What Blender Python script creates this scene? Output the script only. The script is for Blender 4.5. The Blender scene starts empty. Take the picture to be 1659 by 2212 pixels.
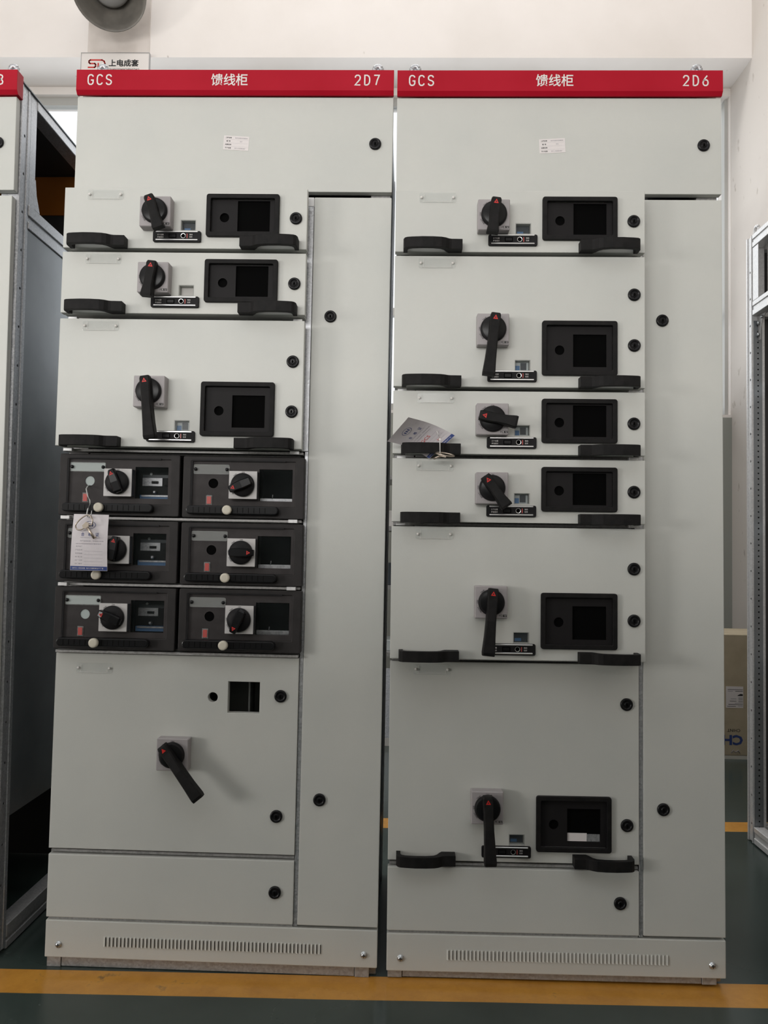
import bpy, bmesh, math, random
from mathutils import Matrix, Vector, Euler

S = bpy.context.scene
COL = S.collection
random.seed(7)
PI = math.pi

# ------------------------------------------------------------------ camera
F_PX = 1684.93
CAM_POS = Vector((0.85098, -1.89987, 1.02171))
PITCH, ROLL, YAW = 0.04684, -0.01945, 0.02903
cam_d = bpy.data.cameras.new('camera')
cam_d.sensor_fit = 'VERTICAL'
cam_d.sensor_height = 36.0
cam_d.lens = F_PX / 2212.0 * 36.0
cam_d.clip_start = 0.05
cam = bpy.data.objects.new('camera', cam_d)
COL.objects.link(cam)
AX = Matrix.Rotation(YAW, 3, 'Z') @ Matrix.Rotation(PITCH, 3, 'X') @ Matrix.Rotation(ROLL, 3, 'Y')
right, fwd, up = AX.col[0], AX.col[1], AX.col[2]
m = Matrix.Identity(4)
for i in range(3):
    m[i][0], m[i][1], m[i][2], m[i][3] = right[i], up[i], -fwd[i], CAM_POS[i]
cam.matrix_world = m
S.camera = cam

# ------------------------------------------------------------------ world, daylight, exposure
W = bpy.data.worlds.new('sky')
S.world = W
W.use_nodes = True
bg = W.node_tree.nodes['Background']
bg.inputs[0].default_value = (0.93, 0.97, 1.0, 1)
bg.inputs[1].default_value = 3.0

def area(name, loc, target, sx, sy, power, color):
    d = bpy.data.lights.new(name, 'AREA')
    d.shape = 'RECTANGLE'; d.size = sx; d.size_y = sy; d.energy = power; d.color = color
    o = bpy.data.objects.new(name, d); COL.objects.link(o)
    o.location = loc
    o.rotation_euler = (Vector(target) - Vector(loc)).to_track_quat('-Z', 'Y').to_euler()
    return o
# daylight entering through the clerestory windows on the camera side, the left wall and the back wall
area('daylight_front_windows', (-1.2, -5.45, 2.2), (-1.2, 0.0, 2.1), 5.0, 1.2, 275, (1.0, 0.97, 0.935))
area('daylight_left_windows', (-5.85, -4.2, 1.45), (0.3, 0.0, 0.9), 1.7, 1.3, 255, (1.0, 0.96, 0.92))
area('daylight_back_windows', (0.0, 2.96, 2.9), (0.0, 0.0, 2.8), 5.2, 1.7, 66, (0.95, 0.98, 1.0))
area('daylight_roof_light', (0.4, -1.6, 6.5), (0.4, -1.6, 0.0), 5.0, 1.2, 20, (0.95, 0.98, 1.0))
area('daylight_rear_roof_light', (0.3, 1.4, 6.5), (0.3, 1.4, 0.0), 4.4, 0.8, 140, (1.0, 0.96, 0.93))

S.view_settings.view_transform = 'Standard'
S.view_settings.look = 'None'
S.view_settings.gamma = 1.0
S.view_settings.use_curve_mapping = False
S.view_settings.exposure = -1.0

# ------------------------------------------------------------------ materials
def new_mat(name, color, rough=0.5, metal=0.0, spec=0.5, alpha=1.0, coat=0.0, emit=None):
    mt = bpy.data.materials.new(name); mt.use_nodes = True
    b = mt.node_tree.nodes['Principled BSDF']
    b.inputs['Base Color'].default_value = (*color, 1)
    b.inputs['Roughness'].default_value = rough
    b.inputs['Metallic'].default_value = metal
    b.inputs['Specular IOR Level'].default_value = spec
    b.inputs['Alpha'].default_value = alpha
    b.inputs['Coat Weight'].default_value = coat
    if emit:
        b.inputs['Emission Color'].default_value = (*emit[0], 1); b.inputs['Emission Strength'].default_value = emit[1]
    return mt

def N(mt, kind, **kw):
    n = mt.node_tree.nodes.new(kind)
    for k, v in kw.items():
        setattr(n, k, v)
    return n

def noise_tint(mt, c1, c2, scale, detail=4, lo=0.35, hi=0.65, kind='noise', bump=0.0, bscale=400, rough_var=None, coord='Object'):
    nt = mt.node_tree; L = nt.links.new
    b = nt.nodes['Principled BSDF']
    tc = N(mt, 'ShaderNodeTexCoord')
    if kind == 'noise':
        t = N(mt, 'ShaderNodeTexNoise'); t.inputs['Scale'].default_value = scale; t.inputs['Detail'].default_value = detail
        L(tc.outputs[coord], t.inputs['Vector']); out = t.outputs['Fac']
    else:
        t = N(mt, 'ShaderNodeTexVoronoi'); t.inputs['Scale'].default_value = scale
        L(tc.outputs[coord], t.inputs['Vector'])
        sp = N(mt, 'ShaderNodeSeparateColor'); L(t.outputs['Color'], sp.inputs[0]); out = sp.outputs[0]
    r = N(mt, 'ShaderNodeValToRGB')
    r.color_ramp.elements[0].position = lo; r.color_ramp.elements[0].color = (*c1, 1)
    r.color_ramp.elements[1].position = hi; r.color_ramp.elements[1].color = (*c2, 1)
    L(out, r.inputs[0]); L(r.outputs[0], b.inputs['Base Color'])
    if rough_var:
        mr = N(mt, 'ShaderNodeMapRange'); mr.inputs[3].default_value, mr.inputs[4].default_value = rough_var
        L(out, mr.inputs[0]); L(mr.outputs[0], b.inputs['Roughness'])
    if bump:
        n2 = N(mt, 'ShaderNodeTexNoise'); n2.inputs['Scale'].default_value = bscale; n2.inputs['Detail'].default_value = 2
        L(tc.outputs[coord], n2.inputs['Vector'])
        bp = N(mt, 'ShaderNodeBump'); bp.inputs['Strength'].default_value = bump; bp.inputs['Distance'].default_value = 0.001
        L(n2.outputs['Fac'], bp.inputs['Height']); L(bp.outputs[0], b.inputs['Normal'])
    return mt

M = {}
M['paint'] = noise_tint(new_mat('grey_powder_paint', (.6, .6, .57), .42), (.565, .575, .545), (.595, .60, .565), 5, bump=.25, bscale=900)
M['red'] = noise_tint(new_mat('red_header_paint', (.42, .008, .02), .35), (.40, .006, .020), (.44, .009, .026), 6)
M['red'].node_tree.nodes['Principled BSDF'].inputs['Specular IOR Level'].default_value = .15
M['galv'] = noise_tint(new_mat('galvanised_steel', (.5, .51, .53), .4, .75), (.42, .43, .45), (.62, .63, .65), 260, kind='voronoi', lo=0, hi=1, rough_var=(.32, .5))
M['galv_dull'] = noise_tint(new_mat('dull_galvanised_steel', (.4, .4, .4), .5, .45), (.33, .325, .32), (.46, .455, .45), 220, kind='voronoi', lo=0, hi=1, rough_var=(.4, .6))
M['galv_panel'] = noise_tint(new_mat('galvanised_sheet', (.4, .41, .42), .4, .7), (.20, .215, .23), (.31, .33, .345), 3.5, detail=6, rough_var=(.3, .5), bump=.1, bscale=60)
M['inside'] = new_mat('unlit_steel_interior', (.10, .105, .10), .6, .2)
M['black'] = noise_tint(new_mat('black_moulded_plastic', (.012, .012, .013), .5), (.010, .010, .011), (.017, .016, .017), 40, bump=.15, bscale=1500)
M['black_gloss'] = new_mat('black_glossy_plastic', (.008, .008, .009), .28, spec=.25)
M['black_handle'] = noise_tint(new_mat('black_handle_plastic', (.011, .011, .011), .55), (.009, .009, .009), (.014, .013, .013), 60, bump=.3, bscale=1800)
M['charcoal'] = noise_tint(new_mat('charcoal_drawer_plastic', (.03, .027, .027), .45), (.042, .038, .038), (.054, .049, .049), 30, bump=.2, bscale=1800)
M['charcoal_dark'] = noise_tint(new_mat('dark_drawer_plastic', (.03, .028, .028), .5, spec=.2), (.026, .024, .024), (.034, .031, .031), 30, bump=.2, bscale=1800)
M['void'] = new_mat('matt_black_opening', (.003, .003, .003), .8, spec=.02)
M['meter_black'] = new_mat('meter_plate_plastic', (.015, .014, .0145), .5, spec=.12)
M['switch_grey'] = noise_tint(new_mat('switch_grey_plastic', (.36, .335, .34), .5), (.35, .325, .33), (.375, .35, .355), 20)
M['switch_white'] = new_mat('switch_white_plastic', (.56, .545, .54), .45)
M['switch_side'] = new_mat('switch_dark_side', (.05, .055, .065), .5)
for _k in ('black', 'black_handle', 'charcoal'): M[_k].node_tree.nodes['Principled BSDF'].inputs['Specular IOR Level'].default_value = .14
M['ink'] = new_mat('black_print', (.015, .015, .017), .7)
M['ink_white'] = new_mat('white_print', (.75, .72, .70), .6)
M['ink_red'] = new_mat('red_print', (.60, .02, .015), .5)
M['ink_blue'] = new_mat('blue_print', (.03, .06, .22), .6)
M['ink_pale'] = new_mat('pale_grey_print', (.30, .29, .33), .7)
M['chrome'] = new_mat('polished_trim', (.86, .86, .86), .28, .9)
M['white_plastic'] = new_mat('white_plastic', (.72, .70, .67), .4)
M['cream'] = new_mat('cream_knob_plastic', (.62, .58, .48), .4)
M['card'] = noise_tint(new_mat('white_card', (.66, .62, .64), .6), (.63, .595, .615), (.69, .65, .67), 30)
M['paper'] = new_mat('white_sticker_paper', (.74, .70, .69), .55)
M['acrylic'] = new_mat('clear_acrylic', (.75, .78, .76), .08, 0, .6, .16)
M['glass'] = new_mat('window_acrylic', (.05, .06, .06), .05, 0, .35, .10)
M['red_lens'] = new_mat('red_indicator_lens', (.50, .10, .09), .25)
M['flag_blue'] = new_mat('blue_indicator_flag', (.10, .22, .42), .5)
M['flag_pale'] = new_mat('pale_indicator_flag', (.55, .60, .60), .4)
M['flag_dark'] = new_mat('dark_indicator_flag', (.06, .07, .08), .4)
M['key_metal'] = new_mat('brass_tinted_key', (.50, .43, .36), .3, .9)
M['string'] = new_mat('pale_string', (.55, .56, .55), .6)
M['pale_disc'] = new_mat('pale_cap', (.42, .48, .47), .5)
M['screw'] = new_mat('zinc_screw', (.55, .58, .60), .3, .9)
M['orange'] = new_mat('orange_insulating_board', (.42, .13, .012), .5)
M['shade_sheet'] = new_mat('shaded_interior_sheet', (.035, .033, .033), .6)  # near-black puts the shade of unlit interiors and roof undersides into the colour
M['lamp_grey'] = noise_tint(new_mat('lamp_enamel', (.30, .29, .26), .3), (.15, .14, .125), (.23, .215, .19), 8)
M['lamp_lens'] = new_mat('lamp_diffuser', (.40, .395, .39), .12)
M['cardboard'] = noise_tint(new_mat('cardboard', (.45, .38, .26), .8), (.42, .355, .245), (.48, .41, .29), 12)
M['tape'] = new_mat('clear_packing_tape', (.62, .60, .54), .2)
M['sign_white'] = new_mat('signboard_white', (.80, .76, .73), .5)
M['sign_edge'] = new_mat('aluminium_edge', (.45, .44, .44), .4, .7)
M['rubber'] = new_mat('white_end_cap', (.80, .80, .80), .5)

def wall_mat(name, c1, c2, spots):
    mt = new_mat(name, c1, .85)
    nt = mt.node_tree; L = nt.links.new; b = nt.nodes['Principled BSDF']
    tc = N(mt, 'ShaderNodeTexCoord')
    n1 = N(mt, 'ShaderNodeTexNoise'); n1.inputs['Scale'].default_value = 1.6; n1.inputs['Detail'].default_value = 6
    L(tc.outputs['Object'], n1.inputs['Vector'])
    r1 = N(mt, 'ShaderNodeValToRGB')
    r1.color_ramp.elements[0].position = .35; r1.color_ramp.elements[0].color = (*c2, 1)
    r1.color_ramp.elements[1].position = .6; r1.color_ramp.elements[1].color = (*c1, 1)
    L(n1.outputs['Fac'], r1.inputs[0])
    n2 = N(mt, 'ShaderNodeTexNoise'); n2.inputs['Scale'].default_value = 14; n2.inputs['Detail'].default_value = 3
    mp = N(mt, 'ShaderNodeMapping'); mp.inputs['Scale'].default_value = (1, 1, .6)
    L(tc.outputs['Object'], mp.inputs[0]); L(mp.outputs[0], n2.inputs['Vector'])
    r2 = N(mt, 'ShaderNodeValToRGB')
    r2.color_ramp.elements[0].position = spots; r2.color_ramp.elements[0].color = (0, 0, 0, 1)
    r2.color_ramp.elements[1].position = spots + .06; r2.color_ramp.elements[1].color = (1, 1, 1, 1)
    L(n2.outputs['Fac'], r2.inputs[0])
    mx = N(mt, 'ShaderNodeMix', data_type='RGBA')
    L(r2.outputs[0], mx.inputs[0]); L(r1.outputs[0], mx.inputs[6]); mx.inputs[7].default_value = (.42, .38, .34, 1)
    L(mx.outputs[2], b.inputs['Base Color'])
    return mt
M['wall'] = wall_mat('whitewashed_plaster', (.80, .76, .73), (.74, .70, .665), .74)
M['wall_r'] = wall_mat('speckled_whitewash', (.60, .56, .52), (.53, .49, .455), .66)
M['galv_lit'] = noise_tint(new_mat('lit_galvanised_steel', (.7, .7, .7), .4, .35), (.66, .66, .665), (.78, .78, .78), 200, kind='voronoi', lo=0, hi=1)  # lighter zinc: window glare on the frame posts is put into the colour
M['low_wall'] = new_mat('shaded_low_wall', (.30, .31, .28), .7)
M['patch'] = noise_tint(new_mat('darker_wall_patch', (.6, .55, .5), .85), (.54, .49, .45), (.66, .61, .57), 6)
M['sash'] = new_mat('window_sash', (.45, .45, .43), .5)

def floor_mat():
    mt = new_mat('green_epoxy_floor', (.1, .13, .12), .35)
    nt = mt.node_tree; L = nt.links.new; b = nt.nodes['Principled BSDF']
    tc = N(mt, 'ShaderNodeTexCoord')
    n1 = N(mt, 'ShaderNodeTexNoise'); n1.inputs['Scale'].default_value = 2.2; n1.inputs['Detail'].default_value = 7
    L(tc.outputs['Object'], n1.inputs['Vector'])
    r1 = N(mt, 'ShaderNodeValToRGB')
    r1.color_ramp.elements[0].position = .3; r1.color_ramp.elements[0].color = (.025, .038, .033, 1)
    r1.color_ramp.elements[1].position = .7; r1.color_ramp.elements[1].color = (.046, .063, .056, 1)
    L(n1.outputs['Fac'], r1.inputs[0])
    sp = N(mt, 'ShaderNodeSeparateXYZ'); L(tc.outputs['Object'], sp.inputs[0])
    def mth(op, a, c=None):
        n = N(mt, 'ShaderNodeMath', operation=op)
        for i, v in enumerate((a, c)):
            if v is None: continue
            if isinstance(v, (int, float)): n.inputs[i].default_value = v
            else: L(v, n.inputs[i])
        return n.outputs[0]
    def stripe(y0, slope, half):
        wob = mth('MULTIPLY', n1.outputs['Fac'], .006)
        d = mth('ABSOLUTE', mth('SUBTRACT', mth('ADD', sp.outputs[1], wob), mth('ADD', mth('MULTIPLY', sp.outputs[0], slope), y0)))
        return mth('LESS_THAN', d, half)
    s = mth('MAXIMUM', stripe(-.054, .027, .049), stripe(1.02, .053, .052))
    n2 = N(mt, 'ShaderNodeTexNoise'); n2.inputs['Scale'].default_value = 9; n2.inputs['Detail'].default_value = 8; n2.inputs['Roughness'].default_value = .75
    L(tc.outputs['Object'], n2.inputs['Vector'])
    wear = N(mt, 'ShaderNodeMapRange'); wear.inputs[1].default_value = .60; wear.inputs[2].default_value = .72; wear.inputs[3].default_value = 1; wear.inputs[4].default_value = .15
    L(n2.outputs['Fac'], wear.inputs[0])
    f = mth('MULTIPLY', s, wear.outputs[0])
    mx = N(mt, 'ShaderNodeMix', data_type='RGBA'); L(f, mx.inputs[0]); L(r1.outputs[0], mx.inputs[6])
    r3 = N(mt, 'ShaderNodeValToRGB')
    r3.color_ramp.elements[0].position = .35; r3.color_ramp.elements[0].color = (.46, .21, .035, 1)
    r3.color_ramp.elements[1].position = .65; r3.color_ramp.elements[1].color = (.60, .29, .05, 1)
    L(n2.outputs['Fac'], r3.inputs[0]); L(r3.outputs[0], mx.inputs[7])
    L(mx.outputs[2], b.inputs['Base Color'])
    mr = N(mt, 'ShaderNodeMapRange'); mr.inputs[3].default_value = .14; mr.inputs[4].default_value = .34
    L(n1.outputs['Fac'], mr.inputs[0]); L(mr.outputs[0], b.inputs['Roughness'])
    return mt
M['floor'] = floor_mat()

# ------------------------------------------------------------------ mesh helpers
class MB:
    """collects shapes (millimetres unless s is given) and links them as ONE mesh object"""
    def __init__(self, *mats, s=.001):
        self.v = []; self.f = []; self.mi = []; self.sm = []
        self.mats = list(mats) or ['paint']; self.s = s
    def _add(self, vs, fs, m=0, smooth=False):
        o = len(self.v); self.v += [tuple(c * self.s for c in p) for p in vs]
        for f in fs:
            self.f.append(tuple(i + o for i in f)); self.mi.append(m); self.sm.append(smooth)
        return self
    def bm(self, b, m=0, smooth=False):
        b.verts.ensure_lookup_table(); b.verts.index_update()
        r = self._add([v.co[:] for v in b.verts], [[v.index for v in f.verts] for f in b.faces], m, smooth)
        b.free(); return r
    def box(self, x0, x1, y0, y1, z0, z1, m=0, bev=0, seg=1):
        b = bmesh.new(); bmesh.ops.create_cube(b, size=1)
        for v in b.verts:
            v.co = ((x0 + x1) / 2 + v.co.x * (x1 - x0), (y0 + y1) / 2 + v.co.y * (y1 - y0), (z0 + z1) / 2 + v.co.z * (z1 - z0))
        if bev:
            bmesh.ops.bevel(b, geom=b.edges[:], offset=bev, segments=seg, affect='EDGES', profile=.6)
        return self.bm(b, m)
    def prism(self, poly, axis, a0, a1, m=0, bev=0):
        # poly in the two other axes, in cyclic order: x->(y,z)  y->(x,z)  z->(x,y)
        def P(p, a):
            return {'x': (a, p[0], p[1]), 'y': (p[0], a, p[1]), 'z': (p[0], p[1], a)}[axis]
        b = bmesh.new()
        A = [b.verts.new(P(p, a0)) for p in poly]; B = [b.verts.new(P(p, a1)) for p in poly]
        n = len(poly)
        b.faces.new(A); b.faces.new(B[::-1])
        for i in range(n):
            b.faces.new((A[i], B[i], B[(i + 1) % n], A[(i + 1) % n]))
        bmesh.ops.recalc_face_normals(b, faces=b.faces[:])
        if bev:
            es = [e for e in b.edges if len(set(v.co[{'x': 0, 'y': 1, 'z': 2}[axis]] for v in e.verts)) == 1]
            bmesh.ops.bevel(b, geom=es, offset=bev, segments=2, affect='EDGES', profile=.6)
        return self.bm(b, m)
    def lathe(self, prof, c, seg=24, m=0, axis='y', smooth=True, mats=None):
        # prof: (radius, height) outward from the panel; height points to -y (axis y) or +z (axis z)
        vs = []; fs = []; ms = []
        for r, h in prof:
            for k in range(seg):
                a = 2 * PI * k / seg
                if axis == 'y': vs.append((c[0] + r * math.cos(a), c[1] - h, c[2] + r * math.sin(a)))
                else: vs.append((c[0] + r * math.cos(a), c[1] + r * math.sin(a), c[2] + h))
        for j in range(len(prof) - 1):
            for k in range(seg):
                k2 = (k + 1) % seg
                fs.append((j * seg + k, j * seg + k2, (j + 1) * seg + k2, (j + 1) * seg + k)); ms.append(mats[j] if mats else m)
        fs.append(tuple((len(prof) - 1) * seg + k for k in range(seg))); ms.append(mats[-1] if mats else m)
        fs.append(tuple(range(seg))[::-1]); ms.append(mats[0] if mats else m)
        o = len(self.v); self.v += [tuple(q * self.s for q in p) for p in vs]
        for f, mm in zip(fs, ms):
            self.f.append(tuple(i + o for i in f)); self.mi.append(mm); self.sm.append(smooth and len(f) == 4)
        return self
    def tube(self, pts, r, seg=8, m=0, closed=False):
        pts = [Vector(p) for p in pts]; n = len(pts); vs = []; fs = []
        for i, p in enumerate(pts):
            a = pts[(i - 1) % n] if (closed or i) else p
            b_ = pts[(i + 1) % n] if (closed or i < n - 1) else p
            t = (b_ - a).normalized()
            u = t.cross(Vector((0, 0, 1)) if abs(t.z) < .9 else Vector((0, 1, 0))).normalized(); w = t.cross(u)
            for k in range(seg):
                an = 2 * PI * k / seg
                vs.append(tuple(p + u * (r * math.cos(an)) + w * (r * math.sin(an))))
        for i in range(n if closed else n - 1):
            for k in range(seg):
                fs.append((i * seg + k, i * seg + (k + 1) % seg, ((i + 1) % n) * seg + (k + 1) % seg, ((i + 1) % n) * seg + k))
        if not closed:
            fs.append(tuple(range(seg))[::-1]); fs.append(tuple((n - 1) * seg + k for k in range(seg)))
        return self._add(vs, fs, m, True)
    def loft(self, rings, m=0, cap=True):
        n = len(rings[0]); vs = [p for r in rings for p in r]; fs = []
        for i in range(len(rings) - 1):
            for k in range(n):
                fs.append((i * n + k, i * n + (k + 1) % n, (i + 1) * n + (k + 1) % n, (i + 1) * n + k))
        if cap:
            fs.append(tuple(range(n))[::-1]); fs.append(tuple((len(rings) - 1) * n + k for k in range(n)))
        return self._add(vs, fs, m)
    def mesh(self, me, mat, m=0):
        return self._add([tuple((mat @ v.co) / self.s) for v in me.vertices], [tuple(p.vertices) for p in me.polygons], m)
    def text(self, body, x0, x1, z0, z1, y, m=0, rot=0, about=None, bold=0.0):
        """print, stretched into the box x0..x1, z0..z1 of the plane y (facing -y), turned by rot about a point"""
        me = text_mesh(body, bold)
        xs = [v.co.x for v in me.vertices]; ys = [v.co.y for v in me.vertices]
        ax, bx_, ay, by = min(xs), max(xs), min(ys), max(ys)
        if x1 is None: x1 = x0 + (bx_ - ax) * (z1 - z0) / (by - ay)
        cx, cz = about if about else ((x0 + x1) / 2, (z0 + z1) / 2)
        c, s_ = math.cos(rot), math.sin(rot); vs = []
        for v in me.vertices:
            X = x0 + (v.co.x - ax) / (bx_ - ax) * (x1 - x0) - cx; Z = z0 + (v.co.y - ay) / (by - ay) * (z1 - z0) - cz
            vs.append((cx + X * c - Z * s_, y, cz + X * s_ + Z * c))
        return self._add(vs, [tuple(p.vertices) for p in me.polygons], m)
    def quad(self, x0, x1, z0, z1, y, m=0):
        return self._add([(x0, y, z0), (x1, y, z0), (x1, y, z1), (x0, y, z1)], [(0, 1, 2, 3)], m)
    def data(self, name):
        me = bpy.data.meshes.new(name)
        me.from_pydata(self.v, [], self.f)
        for mt in self.mats: me.materials.append(M[mt])
        me.polygons.foreach_set('material_index', self.mi)
        me.polygons.foreach_set('use_smooth', self.sm)
        b = bmesh.new(); b.from_mesh(me); bmesh.ops.recalc_face_normals(b, faces=b.faces[:]) if self.sm and False else None
        b.free(); me.update()
        return me
    def build(self, name, parent=None, loc=None, rot=None, label=None):
        return place(name, self.data(name), parent, loc, rot, label)

def place(name, me, parent=None, loc=None, rot=None, label=None):
    o = bpy.data.objects.new(name, me); COL.objects.link(o)
    if parent: o.parent = parent
    if loc: o.location = [c * .001 for c in loc]
    if rot: o.rotation_euler = rot
    if label: o['label'] = label
    return o

_tc = {}
def text_mesh(body, bold=0.0):
    k = (body, bold)
    if k not in _tc:
        c = bpy.data.curves.new('print', 'FONT'); c.body = body; c.resolution_u = 2; c.offset = bold
        o = bpy.data.objects.new('print', c); COL.objects.link(o)
        dg = bpy.context.evaluated_depsgraph_get()
        me = bpy.data.meshes.new_from_object(o.evaluated_get(dg))
        bpy.data.objects.remove(o)
        _tc[k] = me
    return _tc[k]

def plate(outer, holes, y0, y1, mats=('paint',), bev=0):
    """sheet in the xz plane with real openings, from y0 (front) to y1; returns an MB in millimetres"""
    c = bpy.data.curves.new('plate', 'CURVE'); c.dimensions = '2D'; c.fill_mode = 'BOTH'
    c.extrude = (y1 - y0) / 2 - bev
    if bev: c.bevel_depth = bev; c.bevel_resolution = 1
    if bev: c.offset = -bev
    for loop in [outer] + holes:
        sp = c.splines.new('POLY'); sp.points.add(len(loop) - 1)
        for q, p in zip(sp.points, loop): q.co = (p[0], p[1], 0, 1)
        sp.use_cyclic_u = True
    o = bpy.data.objects.new('plate', c); COL.objects.link(o)
    dg = bpy.context.evaluated_depsgraph_get()
    me = bpy.data.meshes.new_from_object(o.evaluated_get(dg))
    bpy.data.objects.remove(o); bpy.data.curves.remove(c)
    mb = MB(*mats); ym = (y0 + y1) / 2
    mb._add([(v.co.x, ym - v.co.z, v.co.y) for v in me.vertices], [tuple(p.vertices) for p in me.polygons])
    bpy.data.meshes.remove(me)
    return mb

def rr(x0, x1, z0, z1, r=0, n=4):
    if r <= 0: return [(x0, z0), (x1, z0), (x1, z1), (x0, z1)]
    out = []
    for cx, cz, a in ((x1 - r, z0 + r, -90), (x1 - r, z1 - r, 0), (x0 + r, z1 - r, 90), (x0 + r, z0 + r, 180)):
        for k in range(n + 1):
            t = math.radians(a + 90 * k / n); out.append((cx + r * math.cos(t), cz + r * math.sin(t)))
    return out
def circ(cx, cz, r, n=20):
    return [(cx + r * math.cos(2 * PI * k / n), cz + r * math.sin(2 * PI * k / n)) for k in range(n)]

STROKES = {
 'C': [(.95,.8),(.85,.93),(.65,1),(.35,1),(.15,.9),(.05,.7),(.05,.3),(.15,.1),(.35,0),(.65,0),(.85,.07),(.95,.2)],
 'G': [(.95,.8),(.85,.93),(.65,1),(.35,1),(.15,.9),(.05,.7),(.05,.3),(.15,.1),(.35,0),(.65,0),(.85,.07),(.95,.2),(.95,.45),(.55,.45)],
 'S': [(.93,.8),(.8,.95),(.6,1),(.35,1),(.15,.93),(.05,.78),(.1,.62),(.3,.54),(.65,.47),(.87,.38),(.95,.24),(.85,.08),(.65,0),(.35,0),(.15,.06),(.04,.2)],
 '2': [(.06,.75),(.12,.9),(.3,1),(.65,1),(.87,.9),(.94,.74),(.87,.57),(.5,.3),(.05,0),(.97,0)],
 'D': [(.08,0),(.08,1),(.5,1),(.78,.9),(.92,.7),(.94,.5),(.92,.3),(.78,.1),(.5,0),(.08,0)],
 '7': [(.04,1),(.95,1),(.6,.5),(.4,0)],
 '6': [(.8,1),(.45,.75),(.15,.45),(.07,.28),(.15,.1),(.35,0),(.65,0),(.87,.1),(.94,.3),(.86,.48),(.65,.58),(.35,.57),(.13,.42)],
 '8': [(.5,.54),(.2,.62),(.1,.78),(.2,.93),(.5,1),(.8,.93),(.9,.78),(.8,.62),(.5,.54),(.15,.42),(.05,.25),(.15,.07),(.5,0),(.85,.07),(.95,.25),(.85,.42),(.5,.54)]}
def stroke_text(mb, word, x0, pitch, w, z0, z1, y, sw=3.3):
    for i, ch in enumerate(word):
        pts = [(x0 + i * pitch + sw / 2 + p[0] * (w - sw), z0 + sw / 2 + p[1] * (z1 - z0 - sw)) for p in STROKES[ch]]
        L_, R_ = [], []; n = len(pts)
        for k in range(n):
            a = Vector(pts[max(k - 1, 0)]); c = Vector(pts[min(k + 1, n - 1)]); p = Vector(pts[k])
            d1 = (p - a).normalized() if k else (c - p).normalized(); d2 = (c - p).normalized() if k < n - 1 else d1
            t = (d1 + d2).normalized() if (d1 + d2).length > .3 else d1
            q = Vector((-t.y, t.x)) * (sw / 2) / max(.6, abs(t.dot(d1)))
            L_.append((p.x + q.x, y, p.y + q.y)); R_.append((p.x - q.x, y, p.y - q.y))
        mb._add(R_ + L_, [(k, k + 1, n + k + 1, n + k) for k in range(n - 1)])
    return mb

def tag(o, label, cat, group=None):
    o['label'] = label; o['category'] = cat
    if group: o['group'] = group
    return o
def thing(name, label, cat, mw=None, group=None):
    o = bpy.data.objects.new(name, None); COL.objects.link(o)
    o.empty_display_size = .05
    if mw is not None: o.matrix_world = mw
    return tag(o, label, cat, group)
def structure(o):
    o['kind'] = 'structure'; return o
def T(x, y, z): return Matrix.Translation((x * .001, y * .001, z * .001))

# ------------------------------------------------------------------ the room
X0, X1, Y0, Y1, H = -6.2, 2.87, -5.6, 3.01, 6.6
structure(MB('floor', s=1).box(X0, X1 + .2, Y0, Y1 + .2, -.1, 0).build('floor'))
rl = plate([(X0 * 1000, Y0 * 1000), (X1 * 1000, Y0 * 1000), (X1 * 1000, Y1 * 1000), (X0 * 1000, Y1 * 1000)],
           [rr(-2100, 2850, -2200, -1000), rr(-1900, 2500, 1000, 1800)], 0, 120, ('wall',)).build('ceiling')
rl.rotation_euler = (-PI / 2, 0, 0); rl.location = (0, 0, H); rl.scale = (1, 1, -1); structure(rl)
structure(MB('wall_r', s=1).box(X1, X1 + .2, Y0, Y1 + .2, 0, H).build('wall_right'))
def wall_holes(name, horizontal, a0, a1, fixed, depth, holes, mats, low_wall=None):
    """wall along x (horizontal) or along y with real window openings"""
    mb = plate([(a0 * 1000, 0), (a1 * 1000, 0), (a1 * 1000, H * 1000), (a0 * 1000, H * 1000)],
               [[(h[0] * 1000, h[2] * 1000), (h[1] * 1000, h[2] * 1000), (h[1] * 1000, h[3] * 1000), (h[0] * 1000, h[3] * 1000)] for h in holes], 0, depth * 1000, mats)
    o = mb.build(name)
    if horizontal: o.location = (0, fixed, 0)
    else:
        o.rotation_euler = (0, 0, PI / 2); o.location = (fixed, 0, 0)
    return structure(o)
back_w = [(-5.6, -3.9, 1.9, 3.95), (-3.4, -1.9, 1.9, 3.95), (-1.75, -.2, 1.9, 3.95), (.1, 1.45, 1.9, 3.95), (1.6, 2.868, 1.9, 3.95)]
wall_holes('wall_back', True, X0, X1 + .2, Y1, .2, back_w, ('wall',))
front_w = [(-3.7, -1.3, 1.6, 2.8), (-1.1, 1.3, 1.6, 2.8)]
wall_holes('wall_front', True, X0, X1 + .2, Y0, .12, front_w, ('wall',))
left_w = [(-5.05, -3.35, .8, 2.1)]
wall_holes('wall_left', False, Y0, Y1 + .2, X0 + .2, .2, left_w, ('wall',))
# unseen blocker added behind the camera to keep light off the lower fronts
structure(MB('low_wall', s=1).box(-1.3, X1, -2.25, -2.12, 0, 1.5).build('light_blocker'))
# ring beam along the back wall; its soffit is what shows behind the red headers
structure(MB('wall', s=1).box(X0, X1, 2.70, 3.01, 4.0, H).build('trim_1'))
# back wall under the windows, its shade put into a grey-green colour
structure(MB('low_wall', s=1).box(X0, X1, 2.995, 3.01, 0, 1.88).build('trim_2'))
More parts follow.
